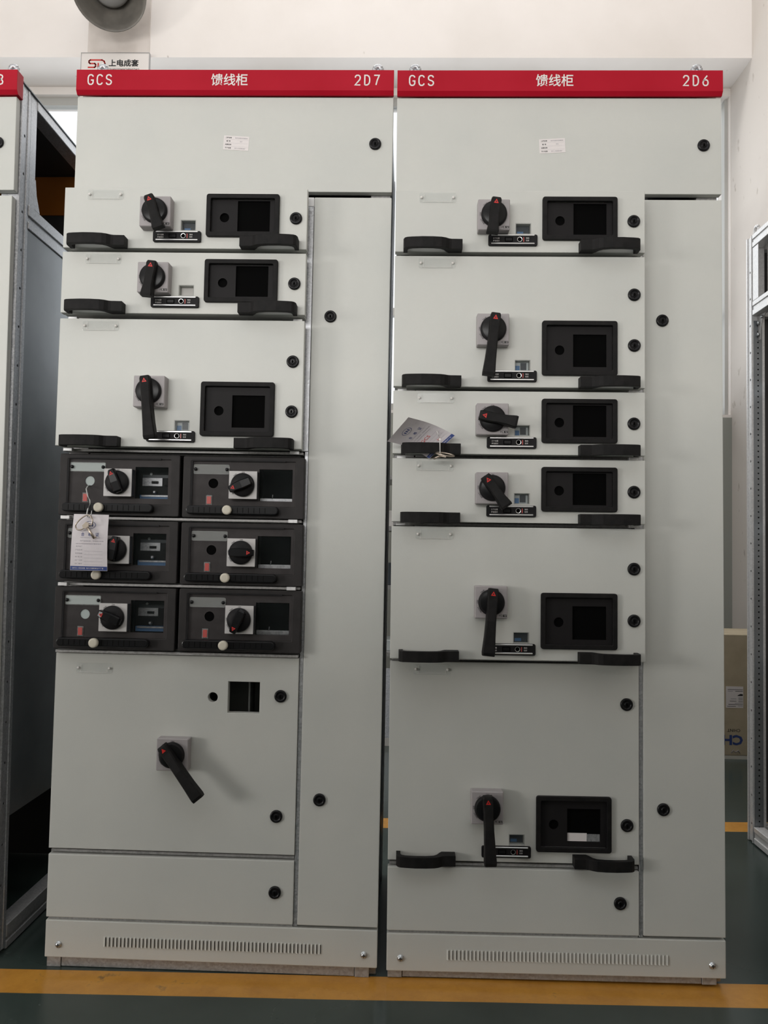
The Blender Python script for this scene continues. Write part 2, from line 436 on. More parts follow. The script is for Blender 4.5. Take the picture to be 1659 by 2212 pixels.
# darker patch on the beam below the lamp
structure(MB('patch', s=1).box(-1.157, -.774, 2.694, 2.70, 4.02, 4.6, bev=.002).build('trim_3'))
for k, (a, b_, c_, d_) in enumerate(back_w):
    w = MB('sash', s=1)
    for x in (a, b_ - .05): w.box(x + (.03 if k == 4 and x > a else 0), x + .05, 3.05, 3.10, c_, d_)
    for z in (c_, d_ - .05, c_ + .62): w.box(a + .05, b_ - .05, 3.05, 3.10, z, z + .05)
    w.box((a + b_) / 2 - .02, (a + b_) / 2 + .02, 3.05, 3.10, c_ + .67, d_ - .05)
    fr = structure(w.build('window_%d' % (k + 1)))
    for x0, x1, z0, z1 in ((a + .05, b_ - .05, c_ + .05, c_ + .62), (a + .05, (a + b_) / 2 - .02, c_ + .67, d_ - .05), ((a + b_) / 2 + .02, b_ - .05, c_ + .67, d_ - .05)):
        MB('glass', s=1).box(x0, x1, 3.07, 3.076, z0, z1).build('pane', fr)

# ------------------------------------------------------------------ shared small parts (one mesh, many objects)
def lock_data():
    mb = MB('black_gloss', 'void', 'black')
    mb.lathe([(15, 0), (15, 3), (13.5, 5), (9.5, 5.5), (9, 3.2), (5.2, 3.2), (5.0, 5.2)], (0, 0, 0), 28, mats=[0, 0, 0, 0, 2, 0, 0])
    mb.prism([(-2.2, -4), (2.2, -4), (2.2, 1), (0, 4.2), (-2.2, 1)], 'y', -5.3, -5.6, 1)
    mb.prism([(-1.5, -9), (1.5, -9), (0, -6.2)], 'y', -3.0, -3.6, 1)
    return mb.data('lock')
LOCK = lock_data()
RIVET_W = MB('white_plastic').lathe([(3.4, 0), (3.4, 1.6), (2.2, 3), (.6, 3.4)], (0, 0, 0), 14).data('rivet')
RIVET_B = MB('black_gloss').lathe([(4.2, 0), (4.2, 2), (2.8, 3.6), (.8, 4)], (0, 0, 0), 14).data('rivet')
SCREW = (lambda mb: mb.lathe([(8, 0), (8, 1), (6.8, 1.2), (6.3, 4), (4, 6), (1, 6.5)], (0, 0, 0), 18).box(-4.5, 4.5, -6.9, -6.2, -.7, .7, 1).box(-.7, .7, -6.9, -6.2, -4.5, 4.5, 1).data('screw'))(MB('screw', 'ink'))
LOUVER = (lambda mb: mb.prism([(-2.4, 0), (1.6, -3.2), (2.4, -3.2), (2.4, 0)], 'z', -11.5, 11.5, 0).box(2.42, 3.9, -.25, 0, -10.5, 9.5, 1).data('louver'))(MB('paint', 'void'))
NAMEPLATE = plate(rr(0, 88, 0, 24, 4), [], -2.2, -.2, ('acrylic',), bev=.6).data('name_plate')
PLATE_LINE = MB('white_plastic').box(11, 11.6, -2.5, -2.2, 3, 21).box(76.4, 77, -2.5, -2.2, 3, 10).box(8, 80, -2.5, -2.2, 1.6, 2.1).data('name_plate_slot')

def handle_data():
    out = [(0, 0), (0, -24), (3, -33), (9, -37.5), (20, -39.5), (45, -42), (70, -41.5), (90, -39), (100, -35), (108, -29), (114, -27), (140, -26), (140, 0),
           (108, 0), (102, -8), (96, -19), (88, -25.5), (70, -29), (45, -29.5), (22, -27.5), (13, -24), (10, -18), (10, 0)]
    return out
HL = MB('black_handle').prism(handle_data(), 'z', -3, 22, 0, bev=1.2).data('handle')
HR = MB('black_handle').prism([(143 - x, y) for x, y in handle_data()], 'z', -3, 22, 0, bev=1.2).data('handle')

def name_plate(parent, x, zt, y, rivet=RIVET_W):
    n = place('name_plate', NAMEPLATE, parent, (x, y, zt - 24))
    place('rivet', rivet, n, (5.5, -2, 12)); place('rivet', rivet, n, (82, -2, 12))
    if rivet is RIVET_W: place('edge_line', PLATE_LINE, n)
    return n

def lever_rings(st, ang, cx, cz, y0):
    """stations (u, halfwidth, low, high) along the lever; high edge chamfered"""
    c, s = math.cos(ang), math.sin(ang); rings = []
    for u, hw, lo, hi in st:
        ring = []
        for w, h in ((-hw, lo), (-hw, hi - 3), (-hw + 2.5, hi), (hw - 2.5, hi), (hw, hi - 3), (hw, lo)):
            ring.append((cx + u * c - w * s, y0 - h, cz + u * s + w * c))
        rings.append(ring)
    return rings

def arrow_mark(parent, cx, cz, y0, ang, u, h, size=6.0):
    """red triangle outline pointing outwards, with a dark centre"""
    c, s = math.cos(ang), math.sin(ang)
    def pt(a, b_): return (cx + (u + a) * c - b_ * s, y0 - h, cz + (u + a) * s + b_ * c)
    mb = MB('ink_red', 'ink'); k = size
    O = [(-k, 0), (k * .7, k * .95), (k * .7, -k * .95)]; I = [(p[0] * .42 + .02 * k, p[1] * .42) for p in O]
    mb._add([pt(*p) for p in O + I], [(0, 1, 4, 3), (1, 2, 5, 4), (2, 0, 3, 5)], 0)
    mb._add([pt(*p) for p in I], [(0, 1, 2)], 1)
    mb.build('arrow_mark', parent)

def dial_words(mb, cx, cz, r, y, m, sc=1.0, which=('TRIP', 'ON', 'OFF', 'RESET')):
    for w, a in (('TRIP', 40), ('ON', 0), ('OFF', 88), ('RESET', 122)):
        if w not in which: continue
        half = {'TRIP': 5.6, 'ON': 4, 'OFF': 4.2, 'RESET': 7.2}[w] * sc
        mb.text(w, cx - half, cx + half, cz + r, cz + r + 3.6 * sc, y, m, rot=math.radians(a), about=(cx, cz), bold=.008)

def rotary_switch(parent, x0, x1, z0, z1, y0, ang, long=False, side='switch_grey', words=('TRIP', 'ON', 'OFF', 'RESET')):
    """square switch body with round dial and a lever; ang is the direction of the lever's tail"""
    cx, cz = (x0 + x1) / 2, (z0 + z1) / 2; dep = 28
    b = MB('switch_grey').box(x0, x1, y0 - dep, y0, z0, z1, 0, bev=1.6).build('switch_base', parent)
    w = MB('ink', 'ink_white'); yf = y0 - dep - .25
    dial_words(w, cx, cz, 30, yf, 0, which=words)
    w.build('switch_lettering', b)
    w = MB('ink', 'ink_white')
    w.quad(x1 - 15.5, x1 - 9, z0 + 4, z0 + 9.5, yf); w.quad(x1 - 8.6, x1 - 2, z0 + 4, z0 + 9.5, yf)
    w.text('r', x1 - 19, x1 - 16.4, z0 + 4.6, z0 + 8.6, yf, 0, bold=.02)
    w.text('E', x1 - 13.9, x1 - 10.8, z0 + 4.8, z0 + 8.7, yf - .12, 1, bold=.01); w.text('U', x1 - 6.9, x1 - 3.8, z0 + 4.8, z0 + 8.7, yf - .12, 1, bold=.01)
    w.build('brand_mark', b)
    MB('black', 'black_gloss').lathe([(30.5, 0), (30.5, 5), (29.5, 9), (26, 10.5), (8, 11)], (cx, y0 - dep, cz), 40, mats=[0, 0, 0, 1, 0]).build('switch_dial', parent)
    yb = y0 - dep
    if long: st = [(-33, 10.5, 8, 24), (-28, 12, 6, 26), (-10, 12, 5, 28), (15, 11, 6, 33), (40, 11, 12, 38), (80, 12.5, 20, 42), (112, 14.5, 24, 45), (119, 14, 27, 43)]
    else: st = [(-33, 10.5, 8, 22), (-28, 12, 6, 24), (-10, 12, 5, 25), (10, 11, 6, 28), (30, 11.5, 10, 32), (50, 14, 13, 35), (55, 13.5, 15, 34)]
    lv = MB('black_handle').loft(lever_rings(st, ang, cx, cz, yb)).build('switch_lever', parent)
    arrow_mark(lv, cx, cz, yb, ang, -21, 27.4 if long else 25.2)

FRAME = {'L': Matrix.Identity(4),
         'R': Matrix.Translation((0.82261, 0.00219, -0.00548)) @ Euler((0.00456, -0.00644, 0.00756), 'XYZ').to_matrix().to_4x4()}

# ------------------------------------------------------------------ cabinets
def sticker(door, x0, z0, w, h, rot, code):
    mb = MB('paper', 'ink', 'ink_pale')
    mb.box(0, w, -.4, 0, 0, h)
    for i, t in enumerate(('工程名称', '柜 号', '间隔名称', '客户名称')):
        zc = h * (.86 - i * .243)
        a = 7 if i == 1 else 4.5
        mb.text(t, a, w * .31 - (a - 4.5), zc - 1.7, zc + 1.9, -.55, 1, bold=.02)
        if i < 3: mb.quad(2, w - 2, zc - 4.5, zc - 4.3, -.5, 2)
    mb.text('新开元城市花园配电', w * .45, w * .93, h * .86 - 1.6, h * .86 + 1.6, -.55, 2)
    mb.text(code, w * .64, w * .74, h * .62 - 1.4, h * .62 + 1.4, -.55, 2)
    mb.text('镇江上电成套设备厂', w * .45, w * .90, h * .13 - 1.5, h * .13 + 1.5, -.55, 2)
    mb.build('label_sticker', door, (x0, -.1, z0), (0, rot, 0))

def cabinet(cab, code, label, base, eyes, sticker_at):
    root = thing('switchgear_cabinet', label, 'cabinet', FRAME[cab], 'feeder cabinets with red headers')
    B = lambda *a, **k: MB(*a, **k)
    dep = 600
    for px in (3, 747):
        for py in (22, dep - 50):
            q = 0 if py == 22 else (2 if px == 3 else -2)
            B('galv_dull').box(px + q, px + 50 + q, py, py + 50, base, 2200, bev=1.5).build('post', root)
        B('galv_dull').box(px, px + 34, 7, 21.5, base, 25, bev=1).build('foot', root)
    for py in (24, dep - 50):
        B('galv_dull').box(38 if py < 30 else 68, 746 if py < 30 else 732, py if py > 30 else 9, py + 40, base + 1, 25 if py < 30 else base + 41, bev=1).build('base_rail', root)
        B('galv_dull').box(68, 732, py, py + 40, 2158, 2198, bev=1).build('top_rail', root)
    for px in (20, 740):
        B('galv_dull').box(px, px + 40, 73, dep - 51, base + 1, base + 41, bev=1).build('side_rail', root)
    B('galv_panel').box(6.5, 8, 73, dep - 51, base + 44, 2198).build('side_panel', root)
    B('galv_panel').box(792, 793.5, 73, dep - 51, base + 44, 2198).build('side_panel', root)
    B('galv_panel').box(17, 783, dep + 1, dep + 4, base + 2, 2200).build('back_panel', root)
    B('galv_panel').box(14, 786, 2, dep + 4, 2201, 2204).build('roof_panel', root)
    # galvanised stile between drawers and cable compartment, with its white cap
    st = B('galv').box(598, 607, 3, 60, 116, 1888, bev=.8).build('stile', root)
    B('galv').box(587, 606.6, -1, 2.8, 1256 if cab == 'L' else 772, 1869, bev=.5).build('stile_face', st)
    B('rubber').box(588, 606.6, -1.2, 2.8, 1869.5, 1892, bev=.5).build('stile_end', st) if cab == 'L' else None
    B('rubber').box(597.5, 607.5, 2, 20, 1870, 1892, bev=.8).build('stile_cap', st)
    # shelf rails that show in the gaps between the drawers
    gaps = {'L': (1895, 1735.5, 1573, 1249, 1083, 921, 758, 276, 116), 'R': (1895, 1735.5, 1411, 1249, 1088, 763, 276, 116)}[cab]
    for z in gaps:
        hh = 12 if z in (1735.5, 1573, 1411, 1249, 1088) and not (cab == 'L' and z < 1250) else 5.2
        r = B('galv_dull').box(56, 586, 24, 60, z - hh, z + hh, bev=1).build('shelf_rail', root)
        if z < 1895: B('galv_dull').box(4, 596, (-14 if cab == 'L' and 700 < z < 1300 else 6), 22, z - 3.2, z + 3.2, bev=.6).build('shelf_lip', root)
        if z > 900 and z < 1800:
            for gx in (10, 566): B('galv_lit').box(gx, gx + 22, -28, -14.5, z - 4, z + 4, bev=.6).build('guide_end', root)
    # header with turned-in lower lip and lettering
    hd = B('red').prism([(-12, 2212), (-12, 2160), (-5, 2151), (1, 2151), (1, 2212)], 'x', 0, 800, bev=.8).build('header', root)
    stroke_text(B('ink_white'), 'GCS', 28, 23.2, 17.5, 2172, 2200, -12.4).build('series_lettering', hd)
    B('ink_white').text('馈线柜', 342, 434, 2171, 2202, -12.4, bold=.012).build('title_lettering', hd)
    stroke_text(B('ink_white'), code, 701, 23.6, 17.5, 2172, 2200, -12.4).build('number_lettering', hd)
    for ex in eyes:
        e = B('galv')
        e.lathe([(11, 0), (11, 8), (6, 10), (6, 34)], (ex, 50, 2204), 14, axis='z')
        e.tube([(ex + 9.5 * math.cos(2 * PI * k / 20), 50, 2250 + 9.5 * math.sin(2 * PI * k / 20)) for k in range(20)], 6.5, 8, closed=True)
        e.build('lifting_eye', root)
    # doors
    d = B('paint').box(0, 800, 0, 20, 1907, 2149, bev=2, seg=2).build('bus_door', root)
    place('lock', LOCK, d, (756, 0, 2029))
    sticker(d, *sticker_at, code)
    d = B('paint').box(607.5, 800, 0, 20, 120, 1893, bev=2, seg=2).build('cable_door', root)
    place('lock', LOCK, d, (654, 0, 1592)); place('lock', LOCK, d, (654, 0, 416))
    d = B('paint').box(0, 597, 0, 20, 120, 269, bev=2, seg=2).build('lower_door', root)
    place('lock', LOCK, d, (552, 0, 195))
    # plinth with screws and pressed louvers
    pl = B('paint').box(0, 800, 0, 20, 26, 113, bev=2, seg=2).build('plinth', root)
    for sx in (33, 768): place('screw', SCREW, pl, (sx, 0, 56))
    for k in range(58): place('louver', LOUVER, pl, (144.5 + 517 * k / 57, 0, 66))
    return root

cabL = cabinet('L', '2D7', 'grey switchgear cabinet with red header reading 2D7 and six black half drawers', 0, (42, 757), (374, 2014, 64, 36, math.radians(3.2)))
cabR = cabinet('R', '2D6', 'grey switchgear cabinet with red header reading 2D6, right of the other', 7, (45, 759), (354, 2008, 64, 36, math.radians(-3.0)))

# the deep hinged door low in the 2D7 cabinet
ld = plate(rr(0, 597, 283, 752, 1), [circ(389, 653, 12), rr(426, 503, 617, 692)], 0, 20, ('paint',), bev=1.2).build('switch_door', cabL)
MB('inside').box(380, 520, 90, 92, 560, 720).box(470, 474, 30, 90, 560, 720).build('inner_plate', ld)
place('lock', LOCK, ld, (554, 0, 660)); place('lock', LOCK, ld, (551, 0, 374))
npd = place('name_plate', NAMEPLATE, ld, (52, 0, 705))
for o_ in (place('rivet', RIVET_W, ld, (57.5, -2, 717)), place('rivet', RIVET_W, ld, (134, -2, 717)), place('edge_line', PLATE_LINE, ld, (52, 0, 705))): pass

def door_switch(parent, x0, x1, z0, z1, ang):
    """the same switch as on the drawers, on a door of the cabinet (its pieces are sub-parts of the door)"""
    cx, cz = (x0 + x1) / 2, (z0 + z1) / 2; dep = 28
    mb = MB('switch_grey', 'ink'); mb.box(x0, x1, -dep, 0, z0, z1, 0, bev=1.6)
    dial_words(mb, cx, cz, 30, -dep - .25, 1)
    mb.build('switch_base', parent)
    MB('black', 'black_gloss').lathe([(30.5, 0), (30.5, 5), (29.5, 9), (26, 10.5), (8, 11)], (cx, -dep, cz), 40, mats=[0, 0, 0, 1, 0]).build('switch_dial', parent)
    st = [(-33, 10.5, 8, 24), (-28, 12, 6, 26), (-10, 12, 5, 28), (15, 11, 6, 33), (40, 11, 12, 38), (80, 12.5, 20, 42), (112, 14.5, 24, 45), (119, 14, 27, 43)]
    lv = MB('black_handle', 'ink_red').loft(lever_rings(st, ang, cx, cz, -dep))
    c, s = math.cos(ang), math.sin(ang)
    lv._add([(cx + u * c - w * s, -dep - 27.4, cz + u * s + w * c) for u, w in ((-27, 0), (-17, 5.6), (-17, -5.6))], [(0, 1, 2)], 1)
    lv.build('switch_lever', parent)
door_switch(ld, 264, 340, 482, 558, math.radians(-50))

# ------------------------------------------------------------------ grey withdrawable drawers
def flag(parent, x0, x1, z0, z1, y, kind):
    mb = MB('flag_pale', 'flag_blue', 'flag_dark', 'white_plastic')
    if kind == 'white': mb.box(x0, x1, y, y + 1, z0, z1, 3)  # white plate paints in the reflection on the pane
    elif kind == 'dark':
        mb.box(x0, x1, y, y + 1, z0, z1, 2); mb.box(x0 + 3, x0 + 18, y - 1, y - .1, z0 + 2, z0 + 9, 1)
    else:
        mb.box(x0, x1, y, y + 1, z0, z1, 0); mb.box(x0, x0 + 11, y - 1, y - .1, z0 + 1, z0 + 13, 1); mb.box(x0 + 13, x0 + 27, y - .8, y - .1, z0 + 3, z0 + 20, 2)
    mb.build('flag_or_reflection', parent)

def grey_drawer(cab, zt, h, y, ang, label, flag_kind='pale', deep=False, locks=None, sw=None, words=('TRIP', 'ON', 'OFF', 'RESET'), inner_card=False):
    """coordinates inside the drawer: x from the cabinet's left edge, z from the drawer's lower edge, front face at y=0"""
    zb = zt - h
    root = thing('drawer_unit', label, 'drawer', FRAME[cab] @ T(0, y, zb), 'grey withdrawable drawers')
    tall = h > 200
    bz0, bz1 = (28, 159) if tall else (28, 133)
    # sheet steel front with openings for meter and inspection window
    wz0, wz1 = (40, 64) if tall else (45, 69)
    plate(rr(0, 597, 0, h, 1), [rr(362, 520, bz0 + 10, bz1 - 10), rr(290, 324, wz0 + 1, wz1)], 0, 20, ('paint',), bev=1.2).build('front_panel', root)
    bx = MB('inside')
    bx.box(58, 60, 20.5, 420, 16, h - 16); bx.box(580, 582, 20.5, 420, 16, h - 16); bx.box(60, 580, 20.5, 420, 14, 16)
    bx.box(60, 580, 418, 420, 16, h - 16); bx.box(60, 580, 20.5, 420, h - 16, h - 14)
    bx.build('drawer_box', root)
    # turned-back lower flange of the front sheet
    MB('paint').box(3, 594, 20.5, 46 if y < -10 else 21.5, .5, 3.5).build('lower_flange', root)
    # handles
    place('handle', HL, root, (20, 0, 0)); place('handle', HR, root, (436, 0, 0))
    # name plate
    name_plate(root, 57, h - 6, 0)
    # switch
    s0 = sw if sw else ((95, 170) if tall else (43, 117))
    rotary_switch(root, 196, 271, s0[0], s0[1], 0, math.radians(ang), long=tall, words=words)
    # meter bezel: moulded ring with a set-back plate that has a button hole and a square opening
    bz = plate(rr(352, 530, bz0, bz1, 6), [rr(363, 519, bz0 + 11, bz1 - 11, 3)], -9, -.2, ('black_handle',), bev=1.5).build('meter_bezel', root)
    hz = (bz0 + bz1) / 2 - 3 if not tall else 90
    mz = (44, 119) if not tall else (50, 128)
    plate(rr(362.5, 519.5, bz0 + 10.5, bz1 - 10.5, 0), [circ(395, hz, 11.5), rr(427, 506, mz[0], mz[1])], 1, 4, ('meter_black',)).build('meter_plate', bz)
    MB('void').box(364, 518, 6, 7, bz0 + 12, bz1 - 12).build('meter_backing', bz)
    if inner_card: MB('paper', 'galv').box(428, 474, 4.2, 5.4, mz[0] + 1, mz[0] + 20).box(474.5, 505, 4.2, 5.4, mz[0] + 1, mz[0] + 18, 1).build('paper_slip', bz)
    # inspection window
    iw = MB('glass').box(288, 326, -1.2, -.1, wz0 - 1, wz1 + 2).build('inspection_window', root)
    flag(iw, 291, 323, wz0 + 1.5, wz1 - .5, 14, flag_kind)
    # position strip with bright edges
    p0 = 12 if tall else 14
    ps = plate(rr(223, 340, p0, p0 + 27, 4), [], -7, -.2, ('black',), bev=1).build('position_strip', root)
    MB('chrome').box(230, 333, -8.6, -6.5, p0 + 23, p0 + 26.2, bev=.7).build('bright_edge', ps)
    MB('chrome').box(230, 333, -8.6, -6.5, p0 + 3.2, p0 + 6.4, bev=.7).build('bright_edge', ps)
    w = MB('ink_white')
    w.text('三个位置', 234, 249.5, p0 + 15.4, p0 + 19.2, -7.3); w.text('声音提示', 234, 249.5, p0 + 9.2, p0 + 13, -7.3)
    w.text('抽出', 312.5, 320, p0 + 16, p0 + 20, -7.3); w.text('检修', 312.5, 320, p0 + 10, p0 + 14, -7.3)
    w.build('strip_lettering', ps)
    MB('black_gloss', 'void').box(262, 281, -7.8, -6.9, p0 + 9, p0 + 20, 1, bev=.4).box(264, 279, -8.1, -7.7, p0 + 11, p0 + 18, 0).build('slide_button', ps)
    MB('chrome', 'void', 'red_lens').lathe([(7, 0), (7, .9), (6, 1.2), (5, .6)], (297.5, -6.9, p0 + 14.6), 20, mats=[1, 1, 0, 1]).box(306, 308, -7.4, -6.9, p0 + 9, p0 + 20, 2).build('keyhole', ps)
    # locks
    for lx, lz in (locks or ([(570, 96), (570, 217)] if tall else [(570, 76)])): place('lock', LOCK, root, (lx, 0, lz))
    return root

grey_drawer('L', 1891, 150, -50, -70, 'shallow grey drawer at the top of the 2D7 cabinet', 'dark', words=('TRIP', 'OFF', 'RESET'))
grey_drawer('L', 1731, 151, -50, -95, 'second shallow grey drawer from the top of the 2D7 cabinet', 'white', words=('TRIP', 'OFF', 'RESET'))
grey_drawer('L', 1566, 311, -50, -81, 'deep grey drawer with long switch lever directly above the black half drawers', sw=(92, 167), locks=[(571, 90), (571, 211)], words=('OFF', 'RESET'))
grey_drawer('R', 1891, 150, -50, -97, 'shallow grey drawer at the top of the 2D6 cabinet', 'dark', words=('TRIP', 'OFF', 'RESET'))
grey_drawer('R', 1731, 316, -50, -97, 'deep grey drawer second from the top of the 2D6 cabinet', locks=[(571, 102), (571, 224)], sw=(94, 169), words=('TRIP', 'OFF', 'RESET'))
d3 = grey_drawer('R', 1405, 151, -50, -12, 'shallow grey drawer with certificate tag tucked behind its left handle', words=('TRIP', 'ON', 'OFF', 'RESET'))
grey_drawer('R', 1243, 151, -50, -55, 'shallow grey drawer with switch lever turned down right, below the tagged drawer')
grey_drawer('R', 1081, 311, -50, -95, 'deep grey drawer in the middle of the 2D6 cabinet above the flush drawer', 'dark', sw=(99, 174))
grey_drawer('R', 756, 471, 0, -88, 'tallest grey drawer, closed flush, at the bottom of the 2D6 cabinet', 'dark', sw=(97, 173), locks=[(568, 92), (567, 377)], inner_card=True)

# ------------------------------------------------------------------ black half-width drawers
def half_drawer(x0, zb, ang, label, lit, hole):
    kx = 108 if x0 < 100 else 115
    h, w, y = 150, 296, -24
    root = thing('half_width_drawer', label, 'drawer', FRAME['L'] @ T(x0, y, zb), 'black half-width drawers')
    # moulded frame with a step down to the face
    fr = plate(rr(0, w, 0, h, 4), [rr(20, 274, 29, 138, 2)], 0, 24, ('charcoal_dark',), bev=1.8).build('drawer_frame', root)
    MB('black').box(20, 24, -2.2, -.1, 28, 138).box(24, 250, -2.2, -.1, 137.5, 141).build('frame_bead', fr)
    fc = plate(rr(20.3, 273.7, 29.3, 137.7, 0), [circ(74, 84, 12), rr(186, 267, 43, 120)], 3, 7, ('charcoal',)).build('face_panel', root)
    bx = MB('inside'); a, b_ = (54 if x0 < 100 else 8), w - 26 + (16 if x0 < 100 else 0)
    bx.box(a, a + 2, 24.5, 260, 12, h - 12); bx.box(b_ - 2, b_, 24.5, 260, 12, h - 12); bx.box(a + 2, b_ - 2, 24.5, 260, 10, 12)
    bx.box(a + 2, b_ - 2, 258, 260, 12, h - 12); bx.box(a + 2, b_ - 2, 24.5, 260, h - 12, h - 10)
    bx.build('drawer_box', root)
    n = place('name_plate', NAMEPLATE, root, (25, 3, 106))
    place('rivet', RIVET_B, n, (5.5, -2, 12)); place('rivet', RIVET_B, n, (82, -2, 12))
    if lit and hole: MB('pale_disc').box(2, 86, -.15, -.05, 2, 22).build('plate_backing', n)
    # cap or opening behind the round hole
    MB('pale_disc' if hole else 'void').lathe([(11.6, 0), (11.6, 2)], (74, 6.9, 84), 24).build('hole_cap', root)
    # window pane and what stands behind it
    MB('glass').box(187, 266, 4, 5.5, 44, 119).build('window_pane', root)
    ins = MB('flag_dark', 'galv', 'flag_pale', 'black', 'flag_blue', 'void')
    if lit:
        ins.box(176, 278, 60, 62, 30, 126, 3); ins.box(186, 268, 58, 59.8, 98, 106, 0); ins.box(186, 236, 56, 59.5, 78, 98, 1); ins.box(240, 268, 50, 59, 80, 98, 3)
        ins.lathe([(3.2, 0), (3.2, 3)], (207, 60, 108), 12, m=2); ins.box(186, 268, 40, 58, 42, 54, 4); ins.box(190, 262, 38, 39.8, 50, 54, 1)
        ins.lathe([(4, 0), (4, 8), (2, 10)], (221, 50, 62), 12, m=1)
        ins.box(210, 226, 52, 55.8, 84, 90, 3)
    else:
        ins.box(180, 274, 80, 82, 34, 124, 5); ins.box(184, 270, 30, 34, 40, 51, 1); ins.box(200, 266, 28, 29.5, 42, 49, 1); ins.tube([(214, 30, 50), (216, 26, 60)], 1, 5, 1)
    ins.build('inner_fittings', root)
    # switch
    b = MB('switch_white', 'switch_side').box(117, 185, -19, -16.2, 46, 113, 0, bev=.8).box(118.5, 184.5, -16, 2.8, 47.5, 112, 1).build('switch_base', root)
    cx, cz = 151, 79.5
    wd = MB('ink'); dial_words(wd, cx, cz, 29, -19.3, 0, .85); wd.build('switch_lettering', b)
    MB('black_gloss', 'black').lathe([(28.5, 0), (28.5, 6), (27, 9), (10, 9.5)], (cx, -19.05, cz), 40, mats=[0, 0, 1, 1]).build('switch_dial', root)
    t = math.radians(ang)
    g = MB('black_gloss').loft(lever_rings([(-26, 6.5, 9.3, 20), (-22, 10, 9.3, 24), (0, 11, 9.3, 25), (20, 9.5, 9.3, 24), (29, 8, 4, 21), (32, 7, 4, 19)], t, cx, cz, -19)).build('switch_grip', root)
    arrow_mark(g, cx, cz, -19, t + PI, -21.5, 24.6, 5.2)
    # red indicator
    MB('red_lens', 'acrylic').box(60, 70, -.2, 2.8, 34, 52, 0).box(57.5, 72.5, .6, 2.9, 31.5, 55, 1, bev=.8).build('red_indicator', root)
    # sliding pull bar with cream knob
    pb = plate(rr(13, 237, 8, 29, 10.4, 6), [], -16, -.2, ('black_gloss',), bev=3).build('pull_bar', root)
    for k in range(14):
        if abs(31.5 + k * 13.4 - kx) < 14: continue
        MB('void').box(31 + k * 13.4, 32 + k * 13.4, -16.25, -15.9, 12, 25).build('bar_notch', pb)
    MB('cream').lathe([(10, 0), (11.3, 3), (11.3, 10), (10.2, 11.6), (7, 12.2)], (kx, -16, 18.5), 26).build('pull_knob', pb)
    return root
# ang = direction of the arrow tip from the dial centre
half_drawer(2, 1089, 112, 'black half drawer, upper row left, with a key tag hanging from its round hole', True, True)
half_drawer(306, 1088, 203, 'black half drawer, upper row right, its red arrow pointing to lower left', False, False)
half_drawer(2, 927, 80, 'black half drawer, middle row left, partly covered by the white tag', True, False)
half_drawer(306, 926, 0, 'black half drawer, middle row right, its red arrow pointing right', False, False)
half_drawer(2, 765, 158, 'black half drawer, bottom row left, with a pale round cap', True, True)
half_drawer(306, 766, 246, 'black half drawer, bottom row right, its red arrow pointing down', False, False)

# ------------------------------------------------------------------ certificate tags and keys
def sheet(mb, P, nx, ny, thick, m=0):
    """curved card from a function P(u, v) -> (x, y, z), with thickness towards +y"""
    g = [[P(i / nx, j / ny) for i in range(nx + 1)] for j in range(ny + 1)]
    vs = [p for r in g for p in r]; k = len(vs); vs += [(p[0], p[1] + thick, p[2]) for p in vs]
    fs = []; w = nx + 1
    for j in range(ny):
        for i in range(nx):
            a = j * w + i; fs.append((a, a + 1, a + w + 1, a + w)); fs.append((k + a, k + a + w, k + a + w + 1, k + a + 1))
    edge = [i for i in range(w)] + [j * w + nx for j in range(1, ny + 1)] + [ny * w + i for i in range(nx - 1, -1, -1)] + [j * w for j in range(ny - 1, 0, -1)]
    for i in range(len(edge)):
        a, b_ = edge[i], edge[(i + 1) % len(edge)]; fs.append((a, k + a, k + b_, b_))
    mb._add(vs, fs, m)

CERT = [  # (text, u0, u1, v_top, v_bottom, ink)
    ('合', .27, .36, .325, .39, 'ink_blue'), ('格', .47, .57, .325, .39, 'ink_blue'), ('证', .67, .77, .325, .39, 'ink_blue'),
    ('CERTIFICATE OF QUALITY', .25, .80, .408, .425, 'ink_pale'),
    ('本产品经检验，符合技术标准', .25, .90, .465, .487, 'ink_pale'), ('GB7251检验规程和技术要求条件', .13, .84, .515, .537, 'ink_pale'), ('准予出厂', .14, .33, .562, .585, 'ink_pale'),
    ('产品名称', .13, .33, .625, .648, 'ink_pale'), ('型号规格', .13, .33, .687, .71, 'ink_pale'), ('检 验 员', .13, .33, .747, .77, 'ink_pale'),
    ('出厂日期', .13, .33, .807, .83, 'ink_pale'), ('出厂编号', .13, .33, .867, .89, 'ink_pale')]

